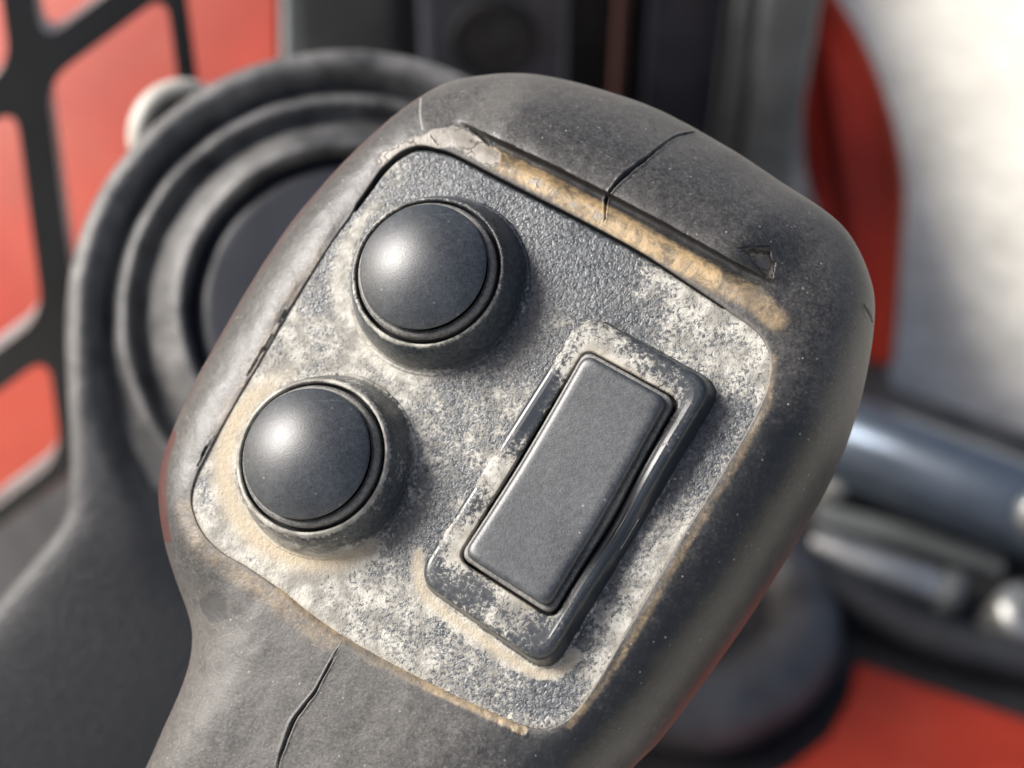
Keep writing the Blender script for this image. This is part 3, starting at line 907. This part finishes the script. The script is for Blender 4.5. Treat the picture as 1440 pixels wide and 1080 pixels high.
# ------------------------------------------------------------------ guard screen and red panel, left
def lattice_plate(name, p0, n, J0, q, p, ni, nj, hw, rad, thick, mat):
    bm = bmesh.new()
    J0 = np.array(J0, float); q = np.array(q, float); p = np.array(p, float)
    W = lambda xy: on_plane(xy[0], xy[1], p0, n)
    N = 12
    for i in range(*ni):
        for j, j1 in zip(nj[:-1], nj[1:]):
            c = [J0 + q * i + p * j, J0 + q * (i + 1) + p * j, J0 + q * (i + 1) + p * j1, J0 + q * i + p * j1]
            c = np.array(c)
            h = inset_quad(c, hw)
            outer, holes = [], []
            for k in range(4):
                P0, A, D = h[k], h[k - 1], h[(k + 1) % 4]
                e0 = (A - P0) / np.linalg.norm(A - P0); e1 = (D - P0) / np.linalg.norm(D - P0)
                s, e = P0 + e0 * rad, P0 + e1 * rad
                for m in range(N):
                    t = m / (N - 1)
                    holes.append((1 - t) ** 2 * s + 2 * t * (1 - t) * P0 + t * t * e)
                    outer.append(c[k])
            n4 = len(holes)
            hv = [bm.verts.new(W(x)) for x in holes]
            hb2 = [bm.verts.new(W(x) - n * thick) for x in holes]
            ov = [bm.verts.new(W(x)) for x in c]
            ob = [bm.verts.new(W(x) - n * thick) for x in c]
            for a in range(n4):
                b = (a + 1) % n4
                ka, kb = a // N, b // N
                bm.faces.new((hv[a], hv[b], hb2[b], hb2[a])).material_index = 1
                if ka == kb:
                    bm.faces.new((ov[ka], hv[b], hv[a])); bm.faces.new((ob[ka], hb2[a], hb2[b]))
                else:
                    bm.faces.new((ov[ka], ov[kb], hv[b], hv[a])); bm.faces.new((ob[kb], ob[ka], hb2[a], hb2[b]))
    bmesh.ops.remove_doubles(bm, verts=bm.verts, dist=1e-5)
    bmesh.ops.recalc_face_normals(bm, faces=bm.faces)
    me = bpy.data.meshes.new(name); bm.to_mesh(me); bm.free()
    return new_obj(name, me, mat, None, False)
gn = np.array((0.15, -0.95, 0.28)); gn /= np.linalg.norm(gn)
gs = lattice_plate('guard_screen', pt(100, 300, 0.50), gn, (40, 105), (212, -159), (46, 350), (-3, 1), (-2, -1, 0, 1, 1.57), 24, 40, 0.013, M_STEEL_BLK)
gs.data.materials.append(M_GLARE_EDGE)
tag(gs, 'black steel guard screen with slanted rounded openings in front of red panel', 'guard')
rn = np.array((-0.25, -0.62, 0.74)); rn /= np.linalg.norm(rn)
rp0 = pt(200, 300, 0.78)
red = empty('red_side_panel', on_plane(100, 1200, rp0, rn), 'large sunlit red painted body panel behind the black guard screen', 'panel')
prism('sheet', [on_plane(x, y, rp0, rn) for x, y in ((-700, -500), (386, -500), (392, 0), (397, 440), (250, 545), (110, 650), (-700, 1235))], -rn * 0.012, M_RED, red, 0.003)
prism('edge_trim', [on_plane(x, y, rp0 + rn * 0.002, rn) for x, y in ((386, -500), (398, -500), (407, 0), (410, 470), (398, 470), (393, 0))], -rn * 0.018, M_GREY, red, 0.002)
# cream cap behind the boot
cc = pt(238, 168, 0.40)
cap = empty('cream_cap', cc, 'pale cream round cap peeking out behind the bellows boot', 'cap')
lathe('rim', smooth_prof([(0.0085, -0.006), (0.0135, -0.004), (0.0150, 0.0), (0.0140, 0.003), (0.0115, 0.0035), (0.0105, 0.001)], 4), pt(256, 190, 0.40), RIGHT * 0.75 - UP * 0.35 + BACK, M_CREAM, cap, 48)
lathe('core', smooth_prof([(0.0108, 0.0015), (0.006, 0.0018), (0.0001, 0.002)], 3), pt(256, 190, 0.40), RIGHT * 0.75 - UP * 0.35 + BACK, M_BLACK, cap, 32)

# ------------------------------------------------------------------ dark cab parts behind the head (stand on the deck)
def post(name, px0, px1, y, depth, mat, ztop, label, cat, group=None, bevel=0.006, parent=None):
    a = on_plane(px0, 60, (0, y, 0), np.array((0, 1., 0))); b = on_plane(px1, 60, (0, y, 0), np.array((0, 1., 0)))
    o = box(name, (a[0], y, DZ - 0.003), (b[0], y + depth, ztop), mat, parent, bevel)
    if label: tag(o, label, cat, group)
    return o
post('cab_pillar', 402, 562, 1.02, 0.05, M_GREYD, 1.13, 'wide charcoal steel pillar standing beside the red side panel', 'pillar', bevel=0.012)
bx = on_plane(590, 60, (0, 0.98, 0), np.array((0, 1., 0))); by = on_plane(798, 60, (0, 0.98, 0), np.array((0, 1., 0)))
sb = empty('control_box', ((bx[0] + by[0]) / 2, 1.02, DZ), 'blue black plastic box with a round dark socket behind the joystick head', 'box')
box('housing', (bx[0], 0.98, DZ - 0.003), (by[0], 1.10, 1.12), M_BLUEBLK, sb, 0.01)
sc = on_plane(695, 55, (0, 0.979, 0), np.array((0, 1., 0)))
lathe('socket_ring', smooth_prof([(0.034, -0.002), (0.034, 0.004), (0.031, 0.006), (0.027, 0.004), (0.025, -0.002)], 3), sc, (0, -1, 0), M_BLACK, sb, 48)
lathe('socket', [(0.026, 0.0015), (0.012, 0.001), (0.010, 0.004), (0.0001, 0.004)], sc, (0, -1, 0), M_DECK, sb, 40)
post('cab_wall', 560, 1075, 1.16, 0.03, M_STEEL_BLK, 1.13, 'near black steel rear wall of the cab behind the control box', 'wall')
post('steel_strip', 868, 884, 1.10, 0.05, M_STRIP, 1.13, 'thin dark reddish upright strip on the black cab wall', 'strip', bevel=0.002)
post('cab_door', 912, 1020, 1.08, 0.05, M_BLUEBLK, 1.13, 'dark blue black upright panel between the reddish strip and the grey rods', 'panel')
post('grey_rod', 1030, 1058, 1.02, 0.015, M_GREY, 1.13, 'slim grey upright rod beside the broad weathered grey post', 'rod', bevel=0.006)
post('grey_post', 1068, 1148, 1.00, 0.05, M_GREY, 1.13, 'broad weathered grey upright post next to the red arm', 'post', bevel=0.008)

# red arm, right
yp = 0.955
arm_px = spline([(1150, -320), (1120, -250), (1128, 0), (1128, 120), (1132, 240), (1160, 330), (1180, 430), (1195, 520), (1212, 566), (1236, 566), (1247, 520), (1256, 430), (1262, 340), (1266, 270), (1258, 215), (1242, 150), (1212, 68), (1168, -10), (1110, -110), (1080, -260)][1:], 5)
n_y = np.array((-0.45, -0.85, 0.28)); n_y /= np.linalg.norm(n_y)
AP = on_plane(1225, 566, (0, 0.955, 0), np.array((0, 1., 0)))
arm = empty('lift_arm', on_plane(1224, 566, AP, n_y), 'curved red painted steel arm plate against the pale concrete', 'arm')
prism('plate', [on_plane(x, y, AP, n_y) for x, y in arm_px], -n_y * 0.012, M_RED2, arm, 0.002)
lip = spline([(1095, -110), (1160, -8), (1206, 70), (1238, 152), (1254, 217), (1261, 272), (1258, 340), (1252, 430), (1244, 520)], 5, False)
tube('rolled_edge', [on_plane(x, y, AP, n_y) for x, y in lip[::3]], 0.0075, M_RED, arm, 16)

# ------------------------------------------------------------------ hydraulics, lower right (lie on the deck)
a = on_z(1120, 592, DZ + 0.048); b = on_z(1800, 862, DZ + 0.048)
a = on_z(1165, 610, DZ + 0.046); b = on_z(1700, 822, DZ + 0.046)
ax = (b - a) / np.linalg.norm(b - a); L = np.linalg.norm(b - a)
cyl = empty('hydraulic_cylinder', (a + b) / 2 - np.array((0, 0, 0.046)), 'thick glossy dark hydraulic cylinder lying beneath the pale concrete', 'cylinder')
lathe('barrel', [(0.0001, 0), (0.034, 0), (0.0375, 0.004), (0.0375, L - 0.004), (0.034, L), (0.0001, L)], a, ax, M_CYL, cyl, 64)
box('saddle', a + ax * 0.03 - np.array((0.02, 0.03, 0.048)), a + ax * 0.03 + np.array((0.02, 0.03, -0.012)), M_DECK, cyl, 0.004)
box('saddle', a + ax * 0.24 - np.array((0.02, 0.03, 0.048)), a + ax * 0.24 + np.array((0.02, 0.03, -0.012)), M_DECK, cyl, 0.004)
lathe('port_cap', [(0.0001, 0.052), (0.012, 0.052), (0.017, 0.046), (0.017, 0.034), (0.0001, 0.034)], on_z(1436, 716, DZ + 0.046), np.array((0.0, -0.72, 0.69)), M_ZINC, cyl, 32)
# flat bar
a = on_z(1150, 715, DZ + 0.012); b = on_z(1415, 790, DZ + 0.012)
t = (b - a) / np.linalg.norm(b - a); nn = np.array((-t[1], t[0], 0.0))
tag(prism('flat_bar', [a - nn * 0.011, b - nn * 0.011, b + nn * 0.011, a + nn * 0.011], np.array((0, 0, -0.014)), M_GREY, None, 0.003),
    'dull grey flat bar lying between the dark cylinder and the bright pipe', 'bar')
# bright pipe
a = on_z(1140, 768, DZ + 0.017); b = on_z(1345, 838, DZ + 0.017)
ax = (b - a) / np.linalg.norm(b - a); L = np.linalg.norm(b - a)
pipe = empty('metal_pipe', (a + b) / 2 - np.array((0, 0, 0.017)), 'bright silver metal pipe with flanged ends on the dark deck', 'pipe')
lathe('tube', [(0.0001, 0), (0.015, 0), (0.0165, 0.003), (0.0165, L - 0.003), (0.015, L), (0.0001, L)], a, ax, M_ZINC, pipe, 40)
lathe('flange', [(0.010, L - 0.012), (0.0185, L - 0.012), (0.0190, L - 0.004), (0.0185, L + 0.004), (0.008, L + 0.005)], a, ax, M_GREY, pipe, 40)
fc = on_z(1432, 872, DZ + 0.024)
fit = empty('pipe_fitting', fc - np.array((0, 0, 0.024)), 'pale metal fitting beyond the end of the bright pipe', 'fitting')
lathe('body', smooth_prof([(0.0001, -0.025), (0.022, -0.025), (0.024, -0.018), (0.024, 0.012), (0.020, 0.020), (0.012, 0.024), (0.0001, 0.024)], 3), fc, (0.1, -0.2, 1), M_ZINC, fit, 40)
lathe('nipple', [(0.010, 0.020), (0.010, 0.034), (0.0001, 0.034)], fc, (0.1, -0.2, 1), M_GREY, fit, 24)
kc2 = on_z(1172, 672, DZ + 0.022)
tag(lathe('end_nut', smooth_prof([(0.0001, -0.03), (0.018, -0.03), (0.021, -0.02), (0.021, 0.006), (0.016, 0.014), (0.0001, 0.015)], 3), kc2, (0, -0.3, 1), M_CREAM, None, 6),
    'cream hex nut half hidden by the joystick head beside the cylinder', 'nut')
# hoses
tag(tube('rubber_hose', [on_z(900, 985, DZ + 0.034), on_z(1000, 1000, DZ + 0.034), on_z(1085, 960, DZ + 0.034), on_z(1130, 900, DZ + 0.034), on_z(1120, 830, DZ + 0.030), on_z(1080, 760, DZ + 0.03)],
         [0.028, 0.030, 0.031, 0.028, 0.024, 0.022], M_BOOT, None, 28), 'thick dusty black rubber hose curling past the red cover', 'hose')
tag(tube('rubber_hose', [on_z(1130, 800, DZ + 0.018), on_z(1210, 850, DZ + 0.018), on_z(1320, 900, DZ + 0.018), on_z(1460, 935, DZ + 0.018), on_z(1650, 990, DZ + 0.018)],
         [0.018, 0.018], M_CONS, None, 20), 'thinner clean black hose running along the edge of the red cover', 'hose')
# red cover
rc_px = [(1205, 925), (1290, 955), (1440, 1005), (1760, 1110), (1760, 1500), (900, 1500), (960, 1200), (1040, 1110), (1110, 1075), (1165, 1030), (1195, 975)]
tag(prism('red_cover', [on_z(x, y, DZ + 0.03) for x, y in rc_px], np.array((0, 0, -0.032)), M_RED, None, 0.008, 4), 'flat red painted cover plate on the dark deck below the pipe', 'cover')

bpy.context.view_layer.update()
